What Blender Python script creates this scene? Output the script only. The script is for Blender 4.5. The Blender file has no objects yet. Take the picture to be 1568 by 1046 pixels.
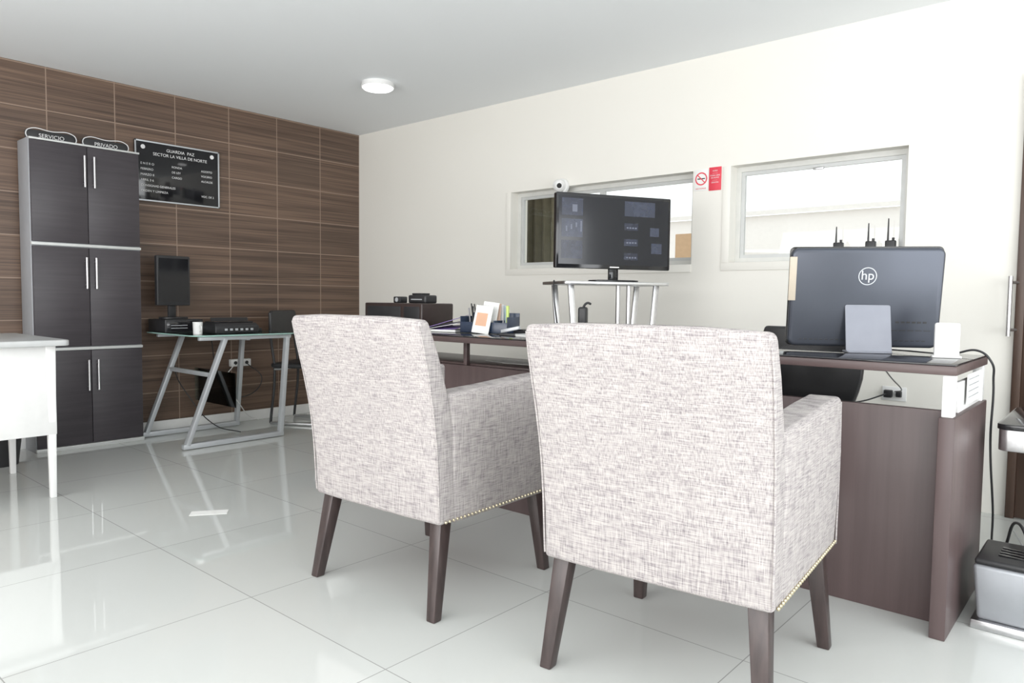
import bpy, bmesh, math, random
from mathutils import Vector, Matrix
random.seed(3)
D=bpy.data; COL=bpy.context.collection
C=2.593
# ---------------------------------------------------------------- materials
def mat(name,col,rough=.5,metal=0,spec=.5,emis=None,es=0,bump=None,vary=0,vscale=20):
    m=D.materials.new(name);m.use_nodes=True;nt=m.node_tree;b=nt.nodes['Principled BSDF']
    b.inputs['Base Color'].default_value=(*col,1);b.inputs['Roughness'].default_value=rough
    b.inputs['Metallic'].default_value=metal;b.inputs['Specular IOR Level'].default_value=spec
    if emis: b.inputs['Emission Color'].default_value=(*emis,1);b.inputs['Emission Strength'].default_value=es
    tc=nt.nodes.new('ShaderNodeTexCoord')
    n=nt.nodes.new('ShaderNodeTexNoise');n.inputs['Scale'].default_value=vscale;n.inputs['Detail'].default_value=4
    nt.links.new(tc.outputs['Object'],n.inputs['Vector'])
    if vary:
        r=nt.nodes.new('ShaderNodeValToRGB')
        r.color_ramp.elements[0].color=(*[c*(1-vary) for c in col],1);r.color_ramp.elements[0].position=.3
        r.color_ramp.elements[1].color=(*[min(1,c*(1+vary)) for c in col],1);r.color_ramp.elements[1].position=.7
        nt.links.new(n.outputs['Fac'],r.inputs['Fac']);nt.links.new(r.outputs['Color'],b.inputs['Base Color'])
    if bump:
        bp=nt.nodes.new('ShaderNodeBump');bp.inputs['Strength'].default_value=bump;bp.inputs['Distance'].default_value=.002
        nt.links.new(n.outputs['Fac'],bp.inputs['Height']);nt.links.new(bp.outputs['Normal'],b.inputs['Normal'])
    return m
def N(nt,t,**k):
    n=nt.nodes.new(t)
    for a,v in k.items(): setattr(n,a,v)
    return n
def wood(name,c1,c2,scale,rough=.35,coat=0):
    m=mat(name,c1,rough);nt=m.node_tree;b=nt.nodes['Principled BSDF']
    tc=N(nt,'ShaderNodeTexCoord');mp=N(nt,'ShaderNodeMapping');mp.inputs['Scale'].default_value=scale
    n=N(nt,'ShaderNodeTexNoise');n.inputs['Scale'].default_value=1;n.inputs['Detail'].default_value=6;n.inputs['Distortion'].default_value=.3
    r=N(nt,'ShaderNodeValToRGB');r.color_ramp.elements[0].position=.3;r.color_ramp.elements[1].position=.7
    r.color_ramp.elements[0].color=(*c1,1);r.color_ramp.elements[1].color=(*c2,1)
    nt.links.new(tc.outputs['Object'],mp.inputs['Vector']);nt.links.new(mp.outputs['Vector'],n.inputs['Vector'])
    nt.links.new(n.outputs['Fac'],r.inputs['Fac']);nt.links.new(r.outputs['Color'],b.inputs['Base Color'])
    return m
# wall tiles
def tile_wall():
    m=mat('wood_tile',(.1,.06,.04),.42);nt=m.node_tree;b=nt.nodes['Principled BSDF'];L=nt.links.new
    g=N(nt,'ShaderNodeNewGeometry');s=N(nt,'ShaderNodeSeparateXYZ');L(g.outputs['Position'],s.inputs[0])
    cb=N(nt,'ShaderNodeCombineXYZ')
    a=N(nt,'ShaderNodeMath',operation='ADD');a.inputs[1].default_value=4.35*2;L(s.outputs['Y'],a.inputs[0]);L(a.outputs[0],cb.inputs['X'])
    a2=N(nt,'ShaderNodeMath',operation='ADD');a2.inputs[1].default_value=.285*11-2.585;L(s.outputs['Z'],a2.inputs[0]);L(a2.outputs[0],cb.inputs['Y'])
    br=N(nt,'ShaderNodeTexBrick');br.offset=0;br.inputs['Scale'].default_value=1;br.inputs['Brick Width'].default_value=.435;br.inputs['Row Height'].default_value=.285
    br.inputs['Mortar Size'].default_value=.0036;br.inputs['Mortar Smooth'].default_value=.1;br.inputs['Bias'].default_value=0
    br.inputs['Color1'].default_value=(.82,.82,.82,1);br.inputs['Color2'].default_value=(1.12,1.1,1.08,1);br.inputs['Mortar'].default_value=(1,1,1,1)
    L(cb.outputs[0],br.inputs['Vector'])
    outs=[]
    for sc in ((1,1.2,120),(1,.7,30)):
        mp=N(nt,'ShaderNodeMapping');mp.inputs['Scale'].default_value=sc;L(g.outputs['Position'],mp.inputs['Vector'])
        n=N(nt,'ShaderNodeTexNoise');n.inputs['Scale'].default_value=1;n.inputs['Detail'].default_value=3;L(mp.outputs[0],n.inputs['Vector']);outs.append(n)
    av=N(nt,'ShaderNodeMath',operation='ADD');L(outs[0].outputs['Fac'],av.inputs[0]);L(outs[1].outputs['Fac'],av.inputs[1])
    hv=N(nt,'ShaderNodeMath',operation='MULTIPLY');hv.inputs[1].default_value=.5;L(av.outputs[0],hv.inputs[0])
    r=N(nt,'ShaderNodeValToRGB');e=r.color_ramp.elements;e[0].position=.36;e[0].color=(.062,.039,.029,1);e[1].position=.64;e[1].color=(.180,.117,.082,1)
    L(hv.outputs[0],r.inputs['Fac'])
    mx=N(nt,'ShaderNodeMix',data_type='RGBA',blend_type='MULTIPLY');mx.inputs[0].default_value=1
    L(r.outputs['Color'],mx.inputs[6]);L(br.outputs['Color'],mx.inputs[7])
    m2=N(nt,'ShaderNodeMix',data_type='RGBA');L(br.outputs['Fac'],m2.inputs[0]);L(mx.outputs[2],m2.inputs[6]);m2.inputs[7].default_value=(.29,.21,.16,1)
    L(m2.outputs[2],b.inputs['Base Color']);return m
def floor_mat():
    m=mat('polished_porcelain',(.74,.75,.73),.035,spec=.8);nt=m.node_tree;b=nt.nodes['Principled BSDF'];L=nt.links.new
    g=N(nt,'ShaderNodeNewGeometry');mp=N(nt,'ShaderNodeMapping');mp.inputs['Location'].default_value=(-3.38+7.35,3.02+7.35,0)
    L(g.outputs['Position'],mp.inputs['Vector'])
    br=N(nt,'ShaderNodeTexBrick');br.offset=0;br.inputs['Scale'].default_value=1;br.inputs['Brick Width'].default_value=.735;br.inputs['Row Height'].default_value=.735
    br.inputs['Mortar Size'].default_value=.0018;br.inputs['Mortar Smooth'].default_value=.2
    br.inputs['Color1'].default_value=(.565,.58,.56,1);br.inputs['Color2'].default_value=(.59,.605,.585,1);br.inputs['Mortar'].default_value=(.32,.32,.31,1)
    L(mp.outputs[0],br.inputs['Vector']);L(br.outputs['Color'],b.inputs['Base Color']);return m
def fabric():
    m=mat('linen_tweed',(.6,.58,.58),.95,spec=.08);nt=m.node_tree;b=nt.nodes['Principled BSDF'];L=nt.links.new
    tc=N(nt,'ShaderNodeTexCoord')
    outs=[]
    for sc in ((22,22,430),(400,400,20)):
        mp=N(nt,'ShaderNodeMapping');mp.inputs['Scale'].default_value=sc;L(tc.outputs['Object'],mp.inputs['Vector'])
        n=N(nt,'ShaderNodeTexNoise');n.inputs['Scale'].default_value=1;n.inputs['Detail'].default_value=2;L(mp.outputs[0],n.inputs['Vector']);outs.append(n)
    a=N(nt,'ShaderNodeMath',operation='ADD');L(outs[0].outputs['Fac'],a.inputs[0]);L(outs[1].outputs['Fac'],a.inputs[1])
    h=N(nt,'ShaderNodeMath',operation='MULTIPLY');h.inputs[1].default_value=.5;L(a.outputs[0],h.inputs[0])
    r=N(nt,'ShaderNodeValToRGB');e=r.color_ramp.elements;e[0].position=.34;e[0].color=(.20,.18,.19,1);e[1].position=.65;e[1].color=(.51,.475,.455,1)
    k=e.new(.49);k.color=(.375,.348,.342,1)
    L(h.outputs[0],r.inputs['Fac']);L(r.outputs['Color'],b.inputs['Base Color'])
    bp=N(nt,'ShaderNodeBump');bp.inputs['Strength'].default_value=.5;bp.inputs['Distance'].default_value=.002;L(h.outputs[0],bp.inputs['Height']);L(bp.outputs[0],b.inputs['Normal'])
    return m
def glass(name,tint,ior=1.5):
    m=D.materials.new(name);m.use_nodes=True;nt=m.node_tree;nt.nodes.clear()
    o=N(nt,'ShaderNodeOutputMaterial');t=N(nt,'ShaderNodeBsdfTransparent');t.inputs[0].default_value=(*tint,1)
    g=N(nt,'ShaderNodeBsdfGlossy');g.inputs['Roughness'].default_value=.02;f=N(nt,'ShaderNodeFresnel');f.inputs[0].default_value=ior
    x=N(nt,'ShaderNodeMixShader');nt.links.new(f.outputs[0],x.inputs[0]);nt.links.new(t.outputs[0],x.inputs[1]);nt.links.new(g.outputs[0],x.inputs[2]);nt.links.new(x.outputs[0],o.inputs[0]);return m
M_wall=mat('cream_paint',(.81,.79,.735),.75,bump=.05,vscale=60)
M_ceil=mat('ceiling_paint',(.87,.895,.91),.85,bump=.04,vscale=50)
M_tile=tile_wall();M_floor=floor_mat();M_fab=fabric()
M_white=mat('white_paint',(.80,.80,.79),.4,vary=.02)
M_alu=mat('aluminium',(.55,.56,.55),.4,.1,vary=.03)
M_winf=mat('window_frame_white',(.64,.64,.61),.4,vary=.03)
M_steel=mat('brushed_steel',(.62,.62,.63),.28,1,vary=.05,vscale=80)
M_silver=mat('silver_paint',(.52,.54,.56),.35,.3,vary=.03)
M_grey=mat('metallic_grey',(.36,.375,.40),.35,.4,vary=.03)
M_blk=mat('black_plastic',(.022,.022,.024),.4,vary=.1)
M_gblk=mat('gloss_black',(.012,.012,.014),.08,vary=.1)
M_cab=wood('charcoal_laminate',(.042,.036,.042),(.055,.048,.054),(3,3,60),.42)
M_desk=wood('wenge_laminate',(.068,.045,.044),(.105,.072,.07),(2,40,40),.38)
M_deskv=wood('wenge_panel',(.080,.055,.055),(.105,.073,.072),(30,30,1.5),.40)
M_leg=wood('dark_leg_wood',(.032,.022,.021),(.058,.040,.038),(60,60,4),.35)
M_door=wood('door_wood',(.05,.028,.02),(.085,.05,.035),(30,30,2),.4)
M_brass=mat('brass_nail',(.58,.52,.38),.35,1,vary=.05)
M_glassw=glass('window_glass',(.95,.97,.96),1.35);M_gdesk=glass('desk_glass',(.80,.90,.87))
M_gedge=mat('glass_edge_green',(.35,.55,.50),.15,vary=.05)
M_paper=mat('paper',(.80,.80,.78),.7,vary=.02)
M_red=mat('red_print',(.70,.05,.08),.5,vary=.03)
M_orange=mat('orange_print',(.70,.42,.28),.5,vary=.03)
M_txt=mat('white_print',(.75,.75,.75),.6,vary=.02)
M_hp=mat('graphite_shell',(.066,.073,.092),.28,.45,vary=.05,vscale=5)
M_hpl=mat('slate_grey',(.24,.25,.29),.4,.1,vary=.03)
M_lamp=mat('lamp_diffuser',(.9,.9,.9),.4,emis=(1,1,1),es=3.5,vary=.01)
# ---------------------------------------------------------------- geometry helpers
def empty(name,loc=(0,0,0),rz=0):
    e=D.objects.new(name,None);e.empty_display_size=.1;COL.objects.link(e);e.location=loc;e.rotation_euler=(0,0,rz);return e
def fin(name,bm,m,parent=None,bev=0,seg=2,smooth=True,loc=None,rot=None,ang=30):
    bmesh.ops.recalc_face_normals(bm,faces=bm.faces)
    if bev>0:
        ed=[e for e in bm.edges if len(e.link_faces)==2 and e.calc_face_angle(0)>math.radians(ang)]
        bmesh.ops.bevel(bm,geom=ed,offset=bev,segments=seg,profile=.5,affect='EDGES',clamp_overlap=True)
    me=D.meshes.new(name);bm.to_mesh(me);bm.free();me.materials.append(m)
    if smooth:
        for p in me.polygons:p.use_smooth=True
    o=D.objects.new(name,me);COL.objects.link(o)
    if smooth:
        try:
            me.set_sharp_from_angle(angle=math.radians(35))
        except Exception: pass
    if parent:o.parent=parent
    if loc:o.location=loc
    if rot:o.rotation_euler=rot
    return o
def addbox(bm,a,b):
    x0,y0,z0=a;x1,y1,z1=b
    v=[bm.verts.new((x,y,z)) for x in(x0,x1) for y in(y0,y1) for z in(z0,z1)]
    for f in((0,1,3,2),(4,6,7,5),(0,4,5,1),(2,3,7,6),(0,2,6,4),(1,5,7,3)): bm.faces.new([v[i] for i in f])
def box(name,a,b,m,parent=None,bev=.003,seg=2,**k):
    bm=bmesh.new();addbox(bm,a,b);return fin(name,bm,m,parent,bev,seg,**k)
def boxes(name,lst,m,parent=None,bev=.002,seg=2,**k):
    bm=bmesh.new()
    for a,b in lst:addbox(bm,a,b)
    return fin(name,bm,m,parent,bev,seg,**k)
def addcyl(bm,p0,p1,r,r2=None,n=20):
    p0=Vector(p0);p1=Vector(p1);d=p1-p0;r2=r if r2 is None else r2
    q=d.to_track_quat('Z','Y').to_matrix()
    A=[];B=[]
    for i in range(n):
        t=2*math.pi*i/n;c=Vector((math.cos(t),math.sin(t),0))
        A.append(bm.verts.new(p0+q@(c*r)));B.append(bm.verts.new(p1+q@(c*r2)))
    for i in range(n):
        j=(i+1)%n;bm.faces.new((A[i],A[j],B[j],B[i]))
    bm.faces.new(A[::-1]);bm.faces.new(B)
def cyl(name,p0,p1,r,m,parent=None,r2=None,n=28,bev=0,**k):
    bm=bmesh.new();addcyl(bm,p0,p1,r,r2,n);return fin(name,bm,m,parent,bev,**k)
def cyls(name,lst,m,parent=None,n=16):
    bm=bmesh.new()
    for l in lst:addcyl(bm,l[0],l[1],l[2],l[3] if len(l)>3 else None,n)
    return fin(name,bm,m,parent)
def loft(name,secs,m,parent=None,bev=.01,seg=3,**k):
    bm=bmesh.new();R=[[bm.verts.new(p) for p in s] for s in secs]
    for a,b in zip(R[:-1],R[1:]):
        n=len(a)
        for i in range(n):
            j=(i+1)%n;bm.faces.new((a[i],a[j],b[j],b[i]))
    bm.faces.new(R[0][::-1]);bm.faces.new(R[-1])
    return fin(name,bm,m,parent,bev,seg,**k)
def rect(x0,x1,y0,y1,z): return [(x0,y0,z),(x1,y0,z),(x1,y1,z),(x0,y1,z)]
def beam(name,p0,p1,w,d,m,parent=None,bev=.004,axis=(0,0,1)):
    p0=Vector(p0);p1=Vector(p1);t=(p1-p0).normalized();a=Vector(axis)
    if abs(t.dot(a))>.98:a=Vector((0,1,0))
    s=t.cross(a).normalized();u=s.cross(t).normalized()
    ring=lambda p:[p+s*w/2+u*d/2,p-s*w/2+u*d/2,p-s*w/2-u*d/2,p+s*w/2-u*d/2]
    return loft(name,[ring(p0),ring(p1)],m,parent,bev,2)
def tube(name,pts,r,m,parent=None):
    cu=D.curves.new(name,'CURVE');cu.dimensions='3D';cu.bevel_depth=r;cu.bevel_resolution=3;cu.resolution_u=10
    s=cu.splines.new('BEZIER');s.bezier_points.add(len(pts)-1)
    for b,p in zip(s.bezier_points,pts):b.co=p;b.handle_left_type=b.handle_right_type='AUTO'
    o=D.objects.new('tmp',cu);COL.objects.link(o);bpy.context.view_layer.update()
    me=D.meshes.new_from_object(o.evaluated_get(bpy.context.evaluated_depsgraph_get()));D.objects.remove(o);D.curves.remove(cu)
    me.name=name;me.materials.clear();me.materials.append(m)
    for p in me.polygons:p.use_smooth=True
    ob=D.objects.new(name,me);COL.objects.link(ob)
    if parent:ob.parent=parent
    return ob
def text(name,s,loc,rot,size,m,parent=None,align='LEFT',ext=.0006,space=1.2):
    cu=D.curves.new(name,'FONT');cu.body=s;cu.size=size;cu.extrude=ext;cu.align_x=align;cu.space_line=space
    o=D.objects.new('tmp',cu);COL.objects.link(o);bpy.context.view_layer.update()
    me=D.meshes.new_from_object(o.evaluated_get(bpy.context.evaluated_depsgraph_get()));D.objects.remove(o);D.curves.remove(cu)
    me.materials.clear();me.materials.append(m)
    ob=D.objects.new(name,me);COL.objects.link(ob);ob.location=loc;ob.rotation_euler=rot
    if parent:ob.parent=parent
    return ob
def rrect_plate(name,w,h,t,rad,m,parent,cz=0,y0=0,n=8,bev=.004,x0=0):
    bm=bmesh.new();P=[]
    for sx,sz,a0 in((1,1,0),(-1,1,90),(-1,-1,180),(1,-1,270)):
        for i in range(n+1):
            a=math.radians(a0+90*i/n);P.append((x0+sx*(w/2-rad)+rad*math.cos(a),cz+sz*(h/2-rad)+rad*math.sin(a)))
    F=[bm.verts.new((x,y0,z)) for x,z in P];B=[bm.verts.new((x,y0+t,z)) for x,z in P]
    for i in range(len(P)):
        j=(i+1)%len(P);bm.faces.new((F[i],F[j],B[j],B[i]))
    bm.faces.new(F[::-1]);bm.faces.new(B)
    return fin(name,bm,m,parent,bev,4,ang=50)
def rrect_h(name,w,d,t,rad,m,parent,z=0,cx=0,cy=0,bev=.003):
    bm=bmesh.new();P=[];n=8
    for sx,sy,a0 in((1,1,0),(-1,1,90),(-1,-1,180),(1,-1,270)):
        for i in range(n+1):
            a=math.radians(a0+90*i/n);P.append((cx+sx*(w/2-rad)+rad*math.cos(a),cy+sy*(d/2-rad)+rad*math.sin(a)))
    F=[bm.verts.new((x,y,z)) for x,y in P];B=[bm.verts.new((x,y,z+t)) for x,y in P]
    for i in range(len(P)):
        j=(i+1)%len(P);bm.faces.new((F[i],F[j],B[j],B[i]))
    bm.faces.new(F[::-1]);bm.faces.new(B)
    return fin(name,bm,m,parent,bev,2,ang=50)
# ---------------------------------------------------------------- room
XR=8.6;YB=-6.6;T=.2
box('floor',(-.2,YB-.2,-.1),(XR+.2,.2,0),M_floor,bev=0)
box('ceiling',(-.2,YB-.2,C),(XR+.2,.2,C+.1),M_ceil,bev=0)
box('wall_left',(-.2,YB,0),(0,.2,C),M_tile,bev=0)
W1=(1.93,3.48,1.29,1.885);W2=(3.735,4.72,1.295,1.89)
boxes('wall_right',[((0,0,0),(XR,T,W1[2])),((0,0,W1[2]),(W1[0],T,C)),((W1[0],0,W1[3]),(W1[1],T,C)),((W1[1],0,W1[2]),(W2[0],T,C)),
  ((W2[0],0,W2[3]),(W2[1],T,C)),((W2[1],0,W1[2]),(XR,T,C))],M_wall,bev=0)
boxes('wall_back',[((0,YB-.2,0),(1.5,YB,C)),((7.5,YB-.2,0),(XR,YB,C)),((1.5,YB-.2,0),(7.5,YB,.3)),((1.5,YB-.2,2.4),(7.5,YB,C))],M_wall,bev=0)
boxes('wall_end',[((XR,YB,0),(XR+.2,-5.2,C)),((XR,-1.2,0),(XR+.2,.2,C)),((XR,-5.2,2.4),(XR+.2,-1.2,C)),((XR,-5.2,0),(XR+.2,-1.2,.3))],M_wall,bev=0)
box('baseboard_left',(0,-6.6,0),(.012,-.001,.085),M_white,bev=.003)
box('baseboard_right',(.013,-.012,0),(5.12,0,.085),mat('baseboard_cream',(.72,.70,.65),.4,vary=.02),bev=.003)
def window(name,x0,x1,z0,z1,mull,parentname=None):
    e=empty(name,(0,0,0));y0,y1=.085,.125;f=.030
    L=[((x0,y0,z0),(x1,y1,z0+f)),((x0,y0,z1-f),(x1,y1,z1)),((x0,y0,z0+f),(x0+f,y1,z1-f)),((x1-f,y0,z0+f),(x1,y1,z1-f))]
    boxes('outer_frame',L,M_winf,e,0)
    yy0,yy1=.095,.115;g=.022
    xs=[x0+f]+mull+[x1-f]
    S=[]
    for a,b in zip(xs[:-1],xs[1:]):
        S+=[((a,yy0,z0+f),(b,yy1,z0+f+g)),((a,yy0,z1-f-g),(b,yy1,z1-f)),((a,yy0,z0+f+g),(a+g,yy1,z1-f-g)),((b-g,yy0,z0+f+g),(b,yy1,z1-f-g))]
    boxes('sash',S,M_alu,e,0)
    box('pane',(x0+f,.104,z0+f),(x1-f,.107,z1-f),M_glassw,e,0)
    return e
window('window_1',*W1,[2.72]);w2=window('window_2',*W2,[])
box('sash_latch',(4.2,.082,W2[3]-.062),(4.26,.1,W2[3]-.048),M_steel,w2)
def reveal(name,W,t=.05):
    x0,x1,z0,z1=W
    boxes(name,[((x0-t,-.006,z0-t),(x1+.0,0,z0)),((x0-t,-.006,z0),(x0,0,z1+.0))],M_wall,bev=.002)
reveal('trim_1',W1);reveal('trim_2',W2)
# outside world seen through the panes
M_ext=mat('cream_render',(.86,.83,.80),.9,vary=.02);M_roof=mat('pale_roof',(.80,.77,.74),.9,vary=.03);M_tan=mat('tan_render',(.50,.34,.21),.9,vary=.05)  # M_ext is plain cream render in one even colour
e=empty('neighbour_building')
box('facade',(-6,6,0),(9,6.3,2.3),M_ext,e,0);loft('roof_slope',[[(-6,5.9,2.3),(9,5.9,2.3),(9,9,2.75),(-6,9,2.75)],[(-6,5.9,2.36),(9,5.9,2.36),(9,9,2.81),(-6,9,2.81)]],M_roof,e,0)
loft('low_roof',[[(1.0,4.6,1.68),(6.0,4.6,1.46),(6.0,5.6,1.56),(1.0,5.6,1.78)],[(1.0,4.6,1.72),(6.0,4.6,1.50),(6.0,5.6,1.60),(1.0,5.6,1.82)]],M_roof,e,0);box('pillar_tan',(1.20,4.0,0),(1.45,4.3,1.90),M_tan,e,.01)
box('courtyard_ground',(-6,.2,-.1),(9,8,0),M_ext,bev=0)
e=empty('dark_pane_backing')  # wavy olive sheet added behind the left pane to make it look dark
bm=bmesh.new();pv=None
for i in range(41):
    x=1.35+.72*i/40;y=.42+.02*math.sin(i*1.3);q=(bm.verts.new((x,y,.9)),bm.verts.new((x,y,2.2)))
    if pv:bm.faces.new((pv[0],q[0],q[1],pv[1]))
    pv=q
fin('backing_sheet',bm,mat('olive_backing',(.13,.115,.075),.9,vary=.1),e)
cyl('rod',(1.25,.42,2.22),(2.2,.42,2.22),.012,M_steel,e)
# door
e=empty('door_1',(0,0,0))
boxes('frame',[((5.222,-.03,0),(5.26,0,2.16)),((6.11,-.03,0),(6.15,0,2.16)),((5.222,-.03,2.12),(6.15,0,2.16))],M_door,e,.004)
box('leaf',(5.26,-.02,.005),(6.11,0,2.12),M_door,e,.003)
cyls('pull_handle',[((5.205,-.085,.90),(5.205,-.085,1.19),.010),((5.205,-.085,.93),(5.230,-.025,.93),.007),((5.205,-.085,1.16),(5.230,-.025,1.16),.007)],M_steel,e)
# ceiling lamp
e=empty('ceiling_lamp',(1.475,-.95,C))
cyl('rim',(0,0,-.035),(0,0,0),.118,M_white,e,r2=.112,n=48);cyl('diffuser',(0,0,-.045),(0,0,-.034),.10,M_lamp,e,r2=.112,n=48)
# ---------------------------------------------------------------- armchairs
def armchair(name,loc,rz,dep=0):
    e=empty(name,loc,rz)
    secs=[]
    for z,hx,y0,y1 in((.310,.324,-.004,.10),(.45,.325,-.010,.09),(.60,.327,-.026,.066),(.75,.330,-.053,.025),(.88,.332,-.086,-.020),(.965,.332,-.108,-.058),(.984,.329,-.106,-.066)):
        k=.008 if z>.9 else 0
        secs.append([(-hx,y0,z),(-hx*.5,y0-.008,z+k),(hx*.5,y0-.008,z+k),(hx,y0,z),(hx,y1,z),(hx*.5,y1,z+k),(-hx*.5,y1,z+k),(-hx,y1,z)])
    loft('back',secs,M_fab,e,.013,4,ang=40)
    loft('seat_base',[rect(-.31,.31,.05,.605+dep,.305),rect(-.315,.315,.05,.61+dep,.43)],M_fab,e,.012)
    loft('seat_cushion',[rect(-.222,.222,.09,.615+dep,.43),rect(-.226,.226,.09,.63+dep,.47),rect(-.22,.22,.09,.62+dep,.515)],M_fab,e,.022,4)
    for s,nm in((-1,'arm_left'),(1,'arm_right')):
        x0,x1=(.23,.325) if s>0 else (-.325,-.23)
        bm_s=[]
        for y,zt in((.06,.742),(.25,.750),(.45,.762),(.608+dep,.768)):
            yt=y-(.03 if y<.1 else 0);ym=y-(.015 if y<.1 else 0);o=.006*(y/.6)
            bm_s.append([(x0,y,.303),(x1,y,.303),(x1+(.006+o if s>0 else 0),ym,.6),(x1+(o if s>0 else 0),yt,zt),(x0-(o if s<0 else 0),yt,zt),(x0-(.006+o if s<0 else 0),ym,.6)])
        loft(nm,bm_s,M_fab,e,.016,4,ang=40)
        tube('seam_'+nm,[(s*.322,-.004,.325),(s*.325,-.025,.6),(s*.328,-.052,.75),(s*.330,-.088,.9),(s*.327,-.105,.965)],.0028,M_fab,e)
        tube('seam_front_'+nm,[(s*.328,.611+dep,.31),(s*.330,.611+dep,.6),(s*.328,.611+dep,.75)],.003,M_fab,e)
    bm=bmesh.new()
    def nail(p):
        bmesh.ops.create_uvsphere(bm,u_segments=8,v_segments=5,radius=.0055,matrix=Matrix.Translation(p))
    for s in(-1,1):
        for i in range(32): nail((s*.328,.02+(.58+dep)*i/31,.319))
    for i in range(34): nail((-.31+.62*i/33,.611+dep,.319))
    fin('nailheads',bm,M_brass,e)
    for sx in(-1,1):
        def leg(nm,xt,yt,xb,yb,zt=.31):
            a=.026;b=.018
            loft(nm,[rect(xb-b,xb+b,yb-b,yb+b,0),rect(xt-a,xt+a,yt-a,yt+a,zt)],M_leg,e,.004,2)
        leg('leg_rear_%s'%('r' if sx>0 else 'l'),sx*.28,.045,sx*.305+.010,-.022)
        leg('leg_front_%s'%('r' if sx>0 else 'l'),sx*.285,.565,sx*.308+.010,.585)
    return e
armchair('armchair',(3.674,-2.712,0),math.radians(2.8))
armchair('armchair',(4.737,-2.648,0),math.radians(5.2),.03)
# ---------------------------------------------------------------- reception desk
e=empty('reception_desk');X0,X1=1.92,5.27
box('counter_top',(X0,-1.75,.832),(X1,-1.16,.86),M_desk,e,.003)
box('counter_glass',(X0+.005,-1.745,.8602),(X1-.005,-1.165,.866),M_gblk,e,.001)
box('modesty_panel',(X0+.045,-1.62,.0),(X1-.047,-1.592,.705),M_deskv,e,.002)
box('work_top',(X0+.045,-1.59,.69),(4.05,-1.17,.715),M_desk,e,.002)
box('end_panel_right',(X1-.045,-1.75,0),(X1,-1.14,.70),M_deskv,e,.003)
box('end_panel_left',(X0,-1.75,0),(X0+.045,-1.14,.70),M_deskv,e,.003)
boxes('risers',[((X1-.04,-1.735,.70),(X1-.008,-1.69,.832)),((X1-.04,-1.20,.70),(X1-.008,-1.16,.832)),((X0+.008,-1.735,.70),(X0+.04,-1.17,.832)),((X1-.03,-1.6,.70),(X1-.015,-1.2,.80))],M_white,e,.002)
boxes('inner_posts',[((3.02,-1.615,.705),(3.045,-1.59,.832)),((4.02,-1.615,.705),(4.045,-1.59,.832)),((4.0,-1.21,0),(4.04,-1.17,.69))],M_desk,e,.002)
# ---------------------------------------------------------------- all-in-one computer
e=empty('all_in_one_computer',(4.882,-1.345,.8665),math.radians(29));e.scale=(.94,.94,.975)
g=empty('tilt');g.parent=e;g.location=(0,0,.012);g.rotation_euler=(math.radians(8),0,0)
rrect_plate('shell',.565,.385,.034,.03,M_hp,g,cz=.20,y0=-.012,bev=.013)
rrect_plate('screen_bezel',.57,.39,.008,.02,M_gblk,g,cz=.20,y0=.022,bev=.002)
boxes('ports',[((.12+.020*i,-.0135,.105),(.133+.020*i,-.0115,.112)) for i in range(6)],M_blk,g,0)
boxes('vent_slots',[((.105+.03*i,-.0135,.075),(.128+.03*i,-.0115,.078)) for i in range(5)]+[((-.24+.02*i,-.0135,.035),(-.228+.02*i,-.0115,.038)) for i in range(24)],M_blk,g,0)
bm=bmesh.new()
for i in range(48):
    a0=2*math.pi*i/48;a1=2*math.pi*(i+1)/48
    P=[(.005+r*math.cos(a),-.0126,.285+r*math.sin(a)) for a,r in((a0,.031),(a1,.031),(a1,.034),(a0,.034))]
    bm.faces.new([bm.verts.new(p) for p in P])
fin('badge_ring',bm,M_silver,g)
text('badge',"hp",(.005,-.0128,.272),(math.pi/2,0,math.radians(0)),.05,M_silver,g,'CENTER')
g2=empty('stand');g2.parent=e;g2.rotation_euler=(math.radians(-14),0,0);g2.location=(.012,-.085,.003)
rrect_plate('kick_plate',.168,.185,.008,.008,M_hpl,g2,cz=.0935,y0=0,bev=.002)
rrect_h('foot',.165,.10,.007,.01,M_hpl,e,z=0,cx=.012,cy=-.055)
box('sticky_note',(-.290,-.018,.19),(-.262,-.013,.36),mat('beige_note',(.48,.42,.34),.7,vary=.05),g,.001)
e=empty('network_router',(5.185,-1.44,.8665),math.radians(15))
rrect_plate('case',.075,.12,.03,.008,M_white,e,cz=.06,y0=-.015);rrect_h('foot',.09,.05,.008,.006,M_white,e,z=0)
tube('power_lead',[(5.19,-1.33,.87),(5.05,-1.30,.875),(4.98,-1.22,.872),(4.9,-1.19,.872)],.003,M_blk)
# ---------------------------------------------------------------- office chair behind desk
e=empty('swivel_chair',(4.53,-.80,0),math.radians(5))
secs=[]
for i in range(7):
    t=i/6;z=.60+.34*t;hw=.20+.035*math.sin(t*math.pi);secs.append([(-hw,.02,z),(0,-.02,z),(hw,.02,z),(hw,.06,z),(0,.03,z),(-hw,.06,z)])
loft('backrest',[[(x,y-.12,z) for x,y,z in s] for s in secs],M_blk,e,.012,3,ang=40)
rrect_h('seat',.48,.46,.07,.08,M_blk,e,z=.43,cy=.18,bev=.02)
cyl('column',(0,.18,.09),(0,.18,.44),.028,M_steel,e);beam('back_bar',(0,.17,.44),(0,-.09,.66),.05,.012,M_blk,e)
for i in range(5):
    a=2*math.pi*i/5+.3;p=(.27*math.cos(a),.18+.27*math.sin(a));beam('spoke_%d'%i,(0,.18,.10),(p[0],p[1],.075),.04,.025,M_blk,e);cyl('caster_%d'%i,(p[0]-.012,p[1],.028),(p[0]+.012,p[1],.028),.028,M_blk,e)
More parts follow.
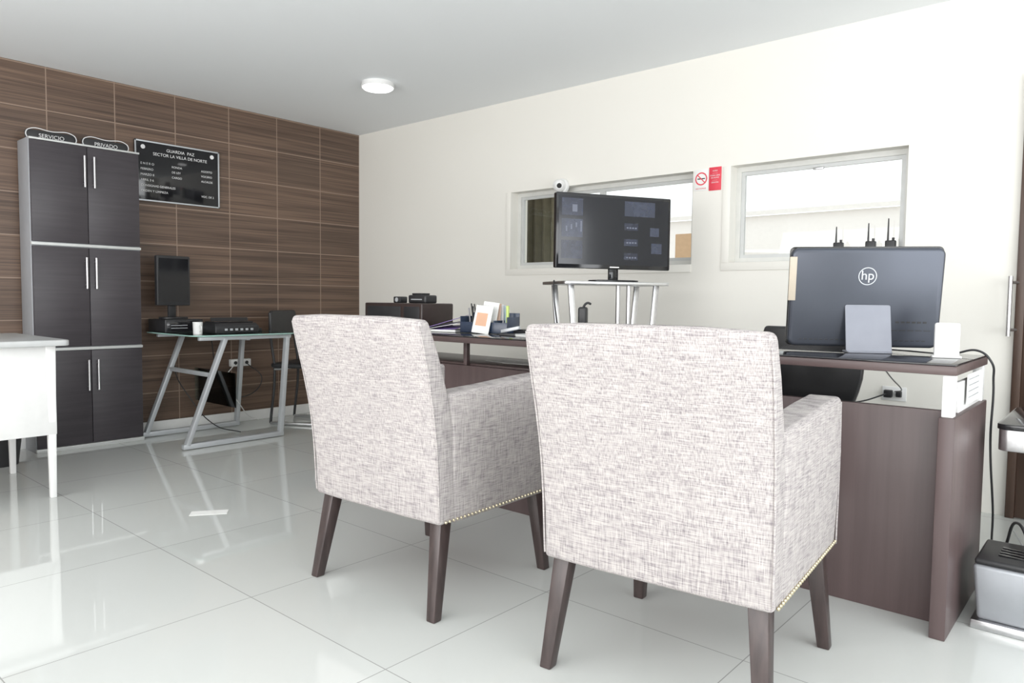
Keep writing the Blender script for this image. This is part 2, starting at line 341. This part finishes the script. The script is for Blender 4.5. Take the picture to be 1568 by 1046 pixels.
# ---------------------------------------------------------------- TV + stand
A=math.radians(61.4)
e=empty('television_stand',(3.355,-.80,0),A)
rrect_h('top_shelf',.66,.34,.018,.03,M_steel,e,z=1.137)
rrect_h('lower_shelf',.5,.26,.014,.03,M_steel,e,z=.52)
for sx in(-1,1):
    for sy in(-1,1): beam('leg_%d%d'%(sx,sy),(sx*.27,sy*.11,1.137),(sx*.17,sy*.11,.012),.035,.012,M_steel,e,.002,(0,1,0))
cyls('posts',[((.10,.03,.012),(.10,.03,1.137),.013),((.17,.03,.012),(.17,.03,1.137),.013)],M_steel,e)
rrect_h('base',.46,.28,.014,.05,M_steel,e,z=0)
tube('cable',[(-.335,-.03,1.16),(-.345,-.05,1.10),(-.33,-.06,.95),(-.28,-.05,.7)],.004,M_blk,e)
e=empty('television',(3.385,-.765,1.1555),A)
rrect_plate('body',.735,.42,.035,.008,M_gblk,e,cz=.285,y0=-.01,bev=.003)
box('screen',(-.352,-.0112,.098),(.352,-.0102,.478),mat('screen_dark',(.006,.007,.010),.12,emis=(.10,.12,.2),es=.05,vary=.1),e,0)
M_f=[mat('feed_%d'%i,(.01,.012,.02),.2,emis=c,es=1,vary=.8,vscale=30) for i,c in enumerate(((.028,.034,.058),(.045,.054,.082),(.018,.022,.038)))]
def feed(x,z,w,h,k):
    box('camera_feed',(x,-.0118,z),(x+w,-.0113,z+h),M_f[k],e,0)
for x,z,w,h,k in((-.335,.37,.13,.095,0),(-.335,.25,.13,.10,1),(-.335,.13,.13,.10,2),(.06,.38,.20,.085,1),(.06,.30,.09,.04,2),(.23,.27,.06,.05,1),(.06,.21,.09,.04,0),(.24,.17,.07,.06,1),(.06,.13,.09,.04,2)):feed(x,z,w,h,k)
boxes('feed_detail',[((-.31+.03*i,-.0122,.28+.012*(i%3)),(-.30+.03*i,-.0119,.31+.01*i)) for i in range(4)]+[((-.27,-.0122,.39),(-.24,-.0119,.43))]+[((.075+.018*(i%4),-.0122,.31-.085*(i//4)),(.087+.018*(i%4),-.0119,.318-.085*(i//4))) for i in range(12)],mat('feed_bright',(.02,.02,.03),.3,emis=(.15,.17,.22),es=1,vary=.2),e,0)
box('neck',(-.03,-.005,.012),(.03,.012,.08),M_gblk,e,.003);rrect_h('foot',.30,.17,.012,.08,M_gblk,e,z=0)
box('logo_strip',(-.03,-.0116,.083),(.03,-.0108,.089),M_steel,e,0)
# ---------------------------------------------------------------- things on the counter
zt=.8668
e=empty('document_scanner',(2.22,-1.30,zt),0)
box('body',(-.27,-.13,0),(.27,.13,.155),mat('brown_black_case',(.035,.022,.020),.35,vary=.1),e,.008,3)
box('front_panel',(-.24,-.134,.02),(.08,-.129,.135),M_blk,e,.003);box('side_panel',(.11,-.134,.02),(.25,-.129,.135),M_blk,e,.003)
e=empty('desk_speaker',(2.12,-1.28,zt+.155));box('case',(-.035,-.03,0),(.035,.03,.04),M_blk,e,.006);cyl('cone',(0,-.033,.02),(0,-.029,.02),.014,M_silver,e)
e=empty('label_printer',(2.33,-1.28,zt+.155));box('case',(-.08,-.05,0),(.08,.05,.05),M_blk,e,.01,3);box('slot',(-.05,-.052,.02),(.05,-.049,.026),M_silver,e,0);box('lid',(-.06,-.035,.05),(.03,.035,.062),M_blk,e,.004)
M_vio=mat('violet',(.24,.16,.42),.5,vary=.05)
e=empty('purple_folder',(2.70,-1.44,zt),.25);box('sheets',(-.12,-.09,0),(.12,.09,.012),M_paper,e,.001)
for i in range(3):
    o=box('cover_%d'%i,(-.125,-.09,-.001),(.125,.09,.001),M_vio if i!=1 else M_paper,e,0);o.location=(0,0,.020+.016*i);o.rotation_euler=(math.radians(6),math.radians(-4-6*i),.06*i)
e=empty('desk_organizer',(3.02,-1.42,zt+.0005),math.radians(8))
boxes('compartments',[((-.15,-.06,0),(.16,.06,.008)),((-.15,-.06,0),(-.145,.06,.09)),((-.05,-.06,0),(-.045,.06,.11)),((.155,-.06,0),(.16,.06,.09)),((-.15,.055,0),(.16,.06,.11)),((-.15,-.06,0),(.16,-.055,.06)),((.07,-.06,0),(.075,.06,.07))],mat('smoke_blue_plastic',(.035,.05,.085),.25,vary=.1),e,.001)
cols=[(.8,.8,.78),(.62,.45,.36),(.78,.78,.8),(.45,.55,.6),(.72,.70,.6)]
for i,c in enumerate(cols):
    o=box('card_%d'%i,(-.05,-.001,0),(.05,.001,.15-.008*i),mat('card%d'%i,c,.6,vary=.04),e,0);o.location=(.01+.012*i,-.03+.02*i,.02);o.rotation_euler=(math.radians(-8),math.radians(6-5*i),.1*i)
o=box('leaflet',(-.055,-.001,0),(.055,.001,.15),M_paper,e,0);o.location=(.0,-.085,.002);o.rotation_euler=(math.radians(-12),math.radians(5),0)
o2=box('leaflet_print',(-.04,-.0016,.04),(.03,-.001,.11),M_orange,e,0);o2.location=o.location;o2.rotation_euler=o.rotation_euler
for i in range(7):
    x=-.12+.012*i;cyl('pen_%d'%i,(x,0,.01),(x+random.uniform(-.03,.03),random.uniform(-.02,.02),.14+random.uniform(-.02,.02)),.004,mat('pen%d'%i,random.choice([(.02,.03,.12),(.02,.02,.02),(.3,.3,.32)]),.3,vary=.05),e)
box('highlighter',(.11,0,.01),(.124,.014,.15),mat('neon_yellow',(.55,.68,.2),.4,vary=.03),e,.003)
e=empty('digital_clock',(2.80,-1.23,zt));box('case',(-.045,-.02,0),(.045,.02,.135),M_blk,e,.006);box('display',(-.035,-.0215,.08),(.035,-.0195,.12),M_silver,e,0)
e=empty('computer_keyboard',(3.30,-1.33,zt+.0005),math.radians(4))
box('tray',(-.15,-.06,0),(.15,.06,.018),M_blk,e,.004)
boxes('keys',[((-.14+.02*i,-.048+.021*j,.018),(-.122+.02*i,-.031+.021*j,.025)) for i in range(14) for j in range(5)],M_gblk,e,.001,1)
e=empty('stapler',(3.27,-1.53,zt),math.radians(12));loft('base',[rect(-.06,.06,-.015,.015,0),rect(-.055,.06,-.013,.013,.012)],M_blk,e,.002);beam('arm',(-.05,0,.02),(.055,0,.042),.024,.018,M_silver,e)
e=empty('spiral_notebook',(3.43,-1.53,zt),math.radians(-8));box('pages',(-.08,-.055,0),(.08,.055,.012),M_paper,e,.001);box('cover',(-.082,-.057,.012),(.082,.057,.014),M_silver,e,.001);cyls('spiral',[((-.08,-.05+.01*i,.007),(-.088,-.045+.01*i,.007),.006) for i in range(10)],M_steel,e,8)
e=empty('desk_telephone',(3.57,-1.25,zt),math.radians(20))
loft('base',[rect(-.07,.07,-.07,.07,0),rect(-.065,.065,-.05,.065,.05)],M_blk,e,.006);box('handset',(-.065,-.02,.05),(-.02,.03,.15),M_blk,e,.012,3);box('keypad_screen',(.0,-.05,.05),(.05,.0,.06),M_silver,e,.002)
tube('antenna',[(-.045,0,.14),(-.02,0,.17),(.0,0,.165)],.006,M_blk,e)
e=empty('loose_papers',(3.35,-1.38,.7165),.1)
for i in range(4):
    o=box('sheet_%d'%i,(-.105,-.075,0),(.105,.075,.0012),M_paper,e,0);o.location=(-.22+.15*i,.02*(-1)**i,.0013*i);o.rotation_euler=(0,0,.25*i-.3)
# ---------------------------------------------------------------- radios on the sill
def radio(x,h):
    e=empty('walkie_talkie',(x,.045,W2[2]))
    box('body',(-.026,-.016,0),(.026,.016,.10),M_blk,e,.005,3);cyl('antenna',(-.014,0,.098),(-.014,0,.1+h),.0055,M_blk,e,r2=.003);cyl('knob',(.012,0,.098),(.012,0,.115),.007,M_blk,e);box('speaker',(-.018,-.0175,.02),(.018,-.0155,.05),M_silver,e,.001)
radio(4.37,.09);radio(4.54,.10);radio(4.64,.12)
# ---------------------------------------------------------------- wall things
e=empty('security_camera',(2.44,0,1.885))
cyl('mount',(0,0,0),(0,-.03,0),.055,M_white,e,bev=.004)
bm=bmesh.new();bmesh.ops.create_uvsphere(bm,u_segments=32,v_segments=16,radius=.046,matrix=Matrix.Translation((0,-.055,0)));fin('ball',bm,M_white,e)
q=Vector((.62,-.75,-.15)).normalized();p=Vector((0,-.055,0));cyl('lens_ring',p+q*.036,p+q*.05,.025,M_white,e);cyl('lens',p+q*.045,p+q*.052,.018,M_gblk,e)
e=empty('no_smoking_sign',(3.49,0,1.75))
box('plate',(0,-.004,.005),(.095,0,.14),M_paper,e,.001);box('red_plate',(.10,-.004,0),(.182,0,.145),M_red,e,.001)
bm=bmesh.new()
for i in range(40):
    a0=2*math.pi*i/40;a1=2*math.pi*(i+1)/40
    bm.faces.new([bm.verts.new((.0475+r*math.cos(a),-.0046,.08+r*math.sin(a))) for a,r in((a0,.033),(a1,.033),(a1,.041),(a0,.041))])
fin('red_ring',bm,M_red,e)
o=box('slash',(-.036,-.0052,-.003),(.036,-.0045,.003),M_red,e,0);o.location=(.0475,0,.08);o.rotation_euler=(0,math.radians(45),0)
box('cigarette',(.022,-.0044,.077),(.073,-.0041,.084),M_blk,e,0);text('caption',"NO FUMAR",(.0475,-.0046,.014),(math.pi/2,0,0),.014,M_red,e,'CENTER',.0002)
text('red_caption',"AVISO\n---------\nZONA LIBRE\nDE HUMO\n---------\nGRACIAS",(.141,-.0046,.118),(math.pi/2,0,0),.012,M_txt,e,'CENTER',.0002)
e=empty('wall_outlet',(4.70,0,.565))
box('plate',(-.06,-.008,-.038),(.06,0,.038),M_white,e,.003);box('plug',(-.045,-.04,-.02),(-.005,-.008,.02),M_blk,e,.004);box('adapter',(.012,-.03,-.016),(.04,-.008,.016),M_blk,e,.004)
tube('outlet_cable',[(-.03,-.04,0),(-.15,-.08,-.05),(-.3,-.1,-.07),(-.45,-.12,-.15)],.004,M_blk,e)
tube('plug_cable',[(4.71,-.035,.58),(4.80,-.3,.62),(4.84,-.7,.72),(4.88,-1.12,.84)],.003,M_blk)
e=empty('notice_board',(-.004,-2.05,1.76))
box('panel',(0,0,0),(.022,.65,.448),M_gblk,e,.003)
boxes('border',[((.020,0,0),(.026,.65,.011)),((.020,0,.437),(.026,.65,.448)),((.020,0,0),(.026,.011,.448)),((.020,.639,0),(.026,.65,.448))],M_silver,e,.001)
R=(math.pi/2,0,math.pi/2)
text('title',"GUARDIA  PAZ\nSECTOR LA VILLA DE NORTE",(.0235,.34,.385),R,.032,M_txt,e,'CENTER',.0002)
text('list_left',"E N E R O\nFEBRERO\nMARZO 8\nABRIL 3 6\nCONSIGNAS GENERALES\nORDEN Y LIMPIEZA",(.0235,.04,.27),R,.023,M_txt,e,space=1.75,ext=.0002)
text('list_right',"AGOSTO\nVOCERO\nALCALDE\n\n\nVOC. DE 2",(.0235,.50,.27),R,.022,M_txt,e,space=1.8,ext=.0002)
text('list_mid',"RONDA\nDE LEY\nCARGO",(.0235,.27,.27),R,.022,M_txt,e,space=1.8,ext=.0002)
cyl('emblem',(.022,.06,.40),(.0235,.06,.40),.016,M_txt,e);cyl('emblem_2',(.022,.59,.40),(.0235,.59,.40),.016,M_txt,e)
e=empty('power_strip',(0,-1.24,.50))
box('body',(0.001,-.09,-.03),(.04,.09,.03),M_white,e,.006);cyls('sockets',[((.039,-.05+.05*i,0),(.042,-.05+.05*i,0),.015) for i in range(3)],M_blk,e)
tube('cord_white',[(.04,-1.3,.49),(.1,-1.42,.35),(.18,-1.35,.2),(.1,-1.2,.05),(.06,-1.1,.01)],.004,M_white)
tube('cord_black',[(.05,-1.2,.5),(.12,-1.1,.35),(.08,-1.3,.22),(.15,-1.5,.45),(.25,-1.6,.73)],.004,M_blk)
tube('cord_loose',[(.1,-1.75,.75),(.06,-1.8,.5),(.1,-1.7,.25),(.3,-1.6,.05),(.5,-1.5,.01)],.004,M_blk)
# ---------------------------------------------------------------- tall cabinet
e=empty('storage_cabinet',(0.015,0,0));y0,y1=-2.79,-2.11;xf=.235;h=2.065
M_car=mat('carcass_grey',(.34,.35,.37),.45,vary=.03)
box('carcass',(0,y0,0.0),(xf-.02,y1,h),M_car,e,.002)
for k,(za,zb) in enumerate(((.03,.672),(.70,1.368),(1.398,2.05))):
    for j,(ya,yb) in enumerate(((y0+.006,-2.452),(-2.448,y1-.006))):
        box('door_%d%d'%(k,j),(xf-.02,ya,za),(xf,yb,zb),M_cab,e,.002)
        yh=-2.475 if j==0 else -2.415;zc=zb-.17
        cyls('handle_%d%d'%(k,j),[((xf+.03,yh,zc-.105),(xf+.03,yh,zc+.105),.007),((xf,yh,zc-.08),(xf+.03,yh,zc-.08),.005),((xf,yh,zc+.08),(xf+.03,yh,zc+.08),.005)],M_steel,e,12)
boxes('edge_rails',[((xf-.02,y0,.676),(xf+.002,y1,.694)),((xf-.02,y0,1.374),(xf+.002,y1,1.392)),((xf-.02,y0,0),(xf+.002,y1,.026)),((xf-.02,y0,2.053),(xf+.002,y1,h))],M_alu,e,.001)
def nameplate(y,s):
    e=empty('name_plate',(.16,y,h));g=rrect_plate('plate',.30,.062,.012,.02,M_blk,e,cz=.032,y0=0,bev=.002);g.rotation_euler=(0,0,math.pi/2)
    tube('rim',[(.012,-.14,.005),(.012,-.148,.035),(.012,-.13,.062),(.012,0,.064),(.012,.13,.062),(.012,.148,.035),(.012,.14,.005)],.003,M_txt,e)
    text('lettering',s,(.0135,0,.016),R,.036,M_txt,e,'CENTER',.0003)
    return e
nameplate(-2.635,"SERVICIO");nameplate(-2.30,"PRIVADO")
# ---------------------------------------------------------------- glass desk
e=empty('glass_desk',(0,0,0));M_s=M_silver
rrect_h('glass_top',.84,.80,.010,.10,M_gdesk,e,z=.772,cx=.45,cy=-1.62,bev=0)
P=[]
for sx,sy,a0 in((1,1,0),(-1,1,90),(-1,-1,180),(1,-1,270)):
    for i in range(7):
        a=math.radians(a0+15*i);P.append((.45+sx*.32+.10*math.cos(a)*1,-1.62+sy*.30+.10*math.sin(a),.777))
tube('glass_rim',P+[P[0]],.005,M_gedge,e)
for x,nm in((.815,'a'),(.16,'b')):
    beam('floor_rail_'+nm,(x,-2.09,.022),(x,-1.33,.022),.04,.035,M_s,e)
    beam('slant_leg_'+nm,(x,-2.06,.03),(x,-1.78,.755),.045,.03,M_s,e)
    beam('rear_leg_'+nm,(x,-1.35,.03),(x,-1.29,.755),.045,.03,M_s,e)
    beam('top_rail_'+nm,(x,-1.97,.757),(x,-1.26,.757),.03,.028,M_s,e)
beam('cross_rail',(.16,-1.88,.5),(.815,-1.88,.5),.025,.03,M_s,e);beam('cross_rail_top',(.16,-1.60,.745),(.815,-1.60,.745),.03,.02,M_s,e)
box('privacy_sheet',(.18,-1.70,.25),(.80,-1.694,.5),M_gdesk,e,0)
zd=.7825
e=empty('desktop_computer',(.23,-1.86,zd),math.radians(90));box('body',(-.14,-.14,0),(.14,.15,.095),M_blk,e,.006,3);box('front_bezel',(-.13,-.144,.01),(.13,-.139,.085),M_gblk,e,.002);boxes('drive_slots',[((-.1,-.146,.03+.02*i),(.02,-.143,.034+.02*i)) for i in range(2)],M_silver,e,0)
e=empty('desktop_monitor',(.21,-1.87,zd+.0955),math.radians(97))
rrect_plate('panel',.26,.37,.035,.01,M_blk,e,cz=.285,y0=-.015,bev=.004);box('screen',(-.115,-.0165,.125),(.115,-.0152,.45),M_gblk,e,0)
box('neck',(-.03,.012,.01),(.03,.03,.15),M_blk,e,.004);rrect_h('foot',.20,.14,.014,.06,M_blk,e,z=0)
e=empty('laptop_computer',(.33,-1.43,zd),math.radians(86))
box('base',(-.15,-.12,0),(.15,.12,.022),M_blk,e,.004);o=box('lid',(-.15,0,0),(.15,.01,.09),M_blk,e,.003);o.location=(0,.10,.02);o.rotation_euler=(math.radians(-25),0,0)
boxes('keys',[((-.13+.019*i,-.09+.024*j,.022),(-.115+.019*i,-.07+.024*j,.027)) for i in range(14) for j in range(5)],M_gblk,e,.001,1)
e=empty('inkjet_printer',(.60,-1.62,zd),math.radians(90));loft('body',[rect(-.17,.17,-.10,.12,0),rect(-.17,.17,-.10,.12,.05),rect(-.16,.16,-.07,.11,.075)],M_blk,e,.006);box('lid',(-.15,-.05,.075),(.15,.1,.085),M_gblk,e,.003);boxes('buttons',[((-.1+.04*i,-.104,.02),(-.08+.04*i,-.099,.035)) for i in range(6)],M_silver,e,.001)
e=empty('coffee_mug',(.66,-1.90,zd));cyl('body',(0,0,0),(0,0,.085),.030,M_white,e,r2=.033);tube('grip',[(.031,0,.065),(.055,0,.055),(.053,0,.03),(.029,0,.02)],.004,M_white,e)
# visitor chair by the glass desk
e=empty('visitor_chair',(.40,-.86,0),math.radians(120))
rrect_h('seat',.44,.42,.04,.05,M_blk,e,z=.47,bev=.015);rrect_plate('backrest',.42,.22,.03,.04,M_blk,e,cz=.83,y0=.19,bev=.01)
for sx in(-1,1):
    tube('frame_%d'%sx,[(sx*.2,.21,.92),(sx*.2,.2,.70),(sx*.2,.17,.46),(sx*.2,.21,.015)],.011,M_blk,e);tube('front_leg_%d'%sx,[(sx*.2,.17,.46),(sx*.2,-.15,.46),(sx*.2,-.19,.40),(sx*.2,-.2,.015)],.011,M_steel,e)
    beam('side_foot_%d'%sx,(sx*.2,-.2,.014),(sx*.2,.21,.014),.022,.022,M_steel,e)
# ---------------------------------------------------------------- white steel table
e=empty('white_table')
M_ttop=mat('light_grey_top',(.50,.51,.51),.35,vary=.03)
rrect_h('top',.92,1.35,.03,.03,M_ttop,e,z=.79,cx=1.10,cy=-3.665,bev=.006)
box('modesty_right',(1.475,-4.28,.33),(1.49,-3.04,.79),M_white,e,.003);box('modesty_back',(.72,-3.05,.62),(1.475,-3.035,.79),M_white,e,.003)
for i,(x,y) in enumerate(((1.472,-3.06),(.74,-3.05),(1.472,-4.28),(.74,-4.28))):
    loft('leg_%d'%i,[rect(x-.014,x+.014,y-.014,y+.014,0),rect(x-.022,x+.022,y-.022,y+.022,.79)],M_white,e,.003)
e=empty('waste_basket',(.42,-3.05,0));cyl('bin',(0,0,0),(0,0,.26),.11,M_blk,e,r2=.14,n=32);cyl('rim',(0,0,.255),(0,0,.268),.145,M_gblk,e,n=32)
e=box('white_floor_patch',(-.085,-.035,0),(.085,.035,.0015),M_paper,None,0);e.location=(2.315,-2.645,0.0002);e.rotation_euler=(0,0,math.radians(55))  # thin white rectangle lying flat on the floor
# ---------------------------------------------------------------- right side
e=empty('side_table')
rrect_h('top',.80,.56,.02,.03,M_gblk,e,z=.615,cx=5.72,cy=-1.0,bev=.003);rrect_h('steel_band',.79,.55,.075,.03,M_steel,e,z=.54,cx=5.72,cy=-1.0)
boxes('legs',[((5.42,-1.25,0),(5.46,-1.2,.54)),((6.03,-1.25,0),(6.07,-1.2,.54)),((5.42,-.78,0),(5.46,-.73,.54)),((6.03,-.78,0),(6.07,-.73,.54))],M_silver,e)
e=empty('paper_shredder',(5.49,-1.44,0),math.radians(0))
loft('bin',[rect(-.165,.175,-.12,.12,.03),rect(-.18,.19,-.135,.13,.212)],M_grey,e,.012,3)
box('base_rim',(-.18,-.135,0),(.19,.13,.03),M_steel,e,.004);box('head',(-.176,-.131,.212),(.186,.126,.232),M_blk,e,.008,3)
boxes('feed_slots',[((-.12,-.06+.03*i,.232),(.14,-.045+.03*i,.236)) for i in range(4)],M_gblk,e,.001)
tube('cable',[(-.04,.06,.23),(-.09,.14,.30),(-.13,.24,.2),(-.16,.34,.01)],.005,M_blk,e)
tube('hanging_cable',[(5.18,-1.24,.872),(5.25,-1.24,.885),(5.29,-1.24,.85),(5.295,-1.2,.78),(5.29,-1.16,.55),(5.30,-1.1,.3),(5.29,-.9,.05),(5.32,-.7,.01)],.004,M_blk)
tube('thin_cable',[(5.29,-.3,.012),(5.34,-.5,.012),(5.38,-.7,.012),(5.33,-.85,.012)],.003,M_silver)
g=empty('pinned_form',(5.2625,-1.5,.72));g.parent=D.objects['reception_desk'];box('sheet',(0,-.02,0),(.002,.25,.10),M_paper,g,0);boxes('print_lines',[((.002,0,.02+.02*i),(.0025,.2,.024+.02*i)) for i in range(4)],M_silver,g,0)
# ---------------------------------------------------------------- light
w=D.worlds.new('sky');bpy.context.scene.world=w;w.use_nodes=True
bg=w.node_tree.nodes['Background'];bg.inputs[0].default_value=(.97,.98,1,1);bg.inputs[1].default_value=1.55
def area(name,loc,rot,sx,sy,en,col):
    l=D.lights.new(name,'AREA');l.shape='RECTANGLE';l.size=sx;l.size_y=sy;l.energy=en;l.color=col
    o=D.objects.new(name,l);COL.objects.link(o);o.location=loc;o.rotation_euler=rot;return o
area('window_daylight',(4.5,YB+.35,1.25),(math.radians(114),0,0),6,1.9,192,(1,.99,.98))
area('door_daylight',(XR-.35,-3.2,1.25),(math.radians(114),0,math.radians(90)),4,1.9,118,(.95,.98,1))
# ---------------------------------------------------------------- camera
sc=bpy.context.scene
sc.view_settings.view_transform='Standard'
psi,th,ro=math.radians(130.953),math.radians(3.322),math.radians(.634)
f=Vector((math.cos(psi)*math.cos(th),math.sin(psi)*math.cos(th),-math.sin(th)));r=Vector((math.sin(psi),-math.cos(psi),0));u=r.cross(f)
r2=math.cos(ro)*r+math.sin(ro)*u;u2=-math.sin(ro)*r+math.cos(ro)*u
cam=D.cameras.new('camera');co=D.objects.new('camera',cam);COL.objects.link(co)
co.matrix_world=Matrix(((r2.x,u2.x,-f.x,5.680),(r2.y,u2.y,-f.y,-4.292),(r2.z,u2.z,-f.z,1.05),(0,0,0,1)))
cam.lens=1104.6/1568*36;cam.clip_start=.05
sc.camera=co
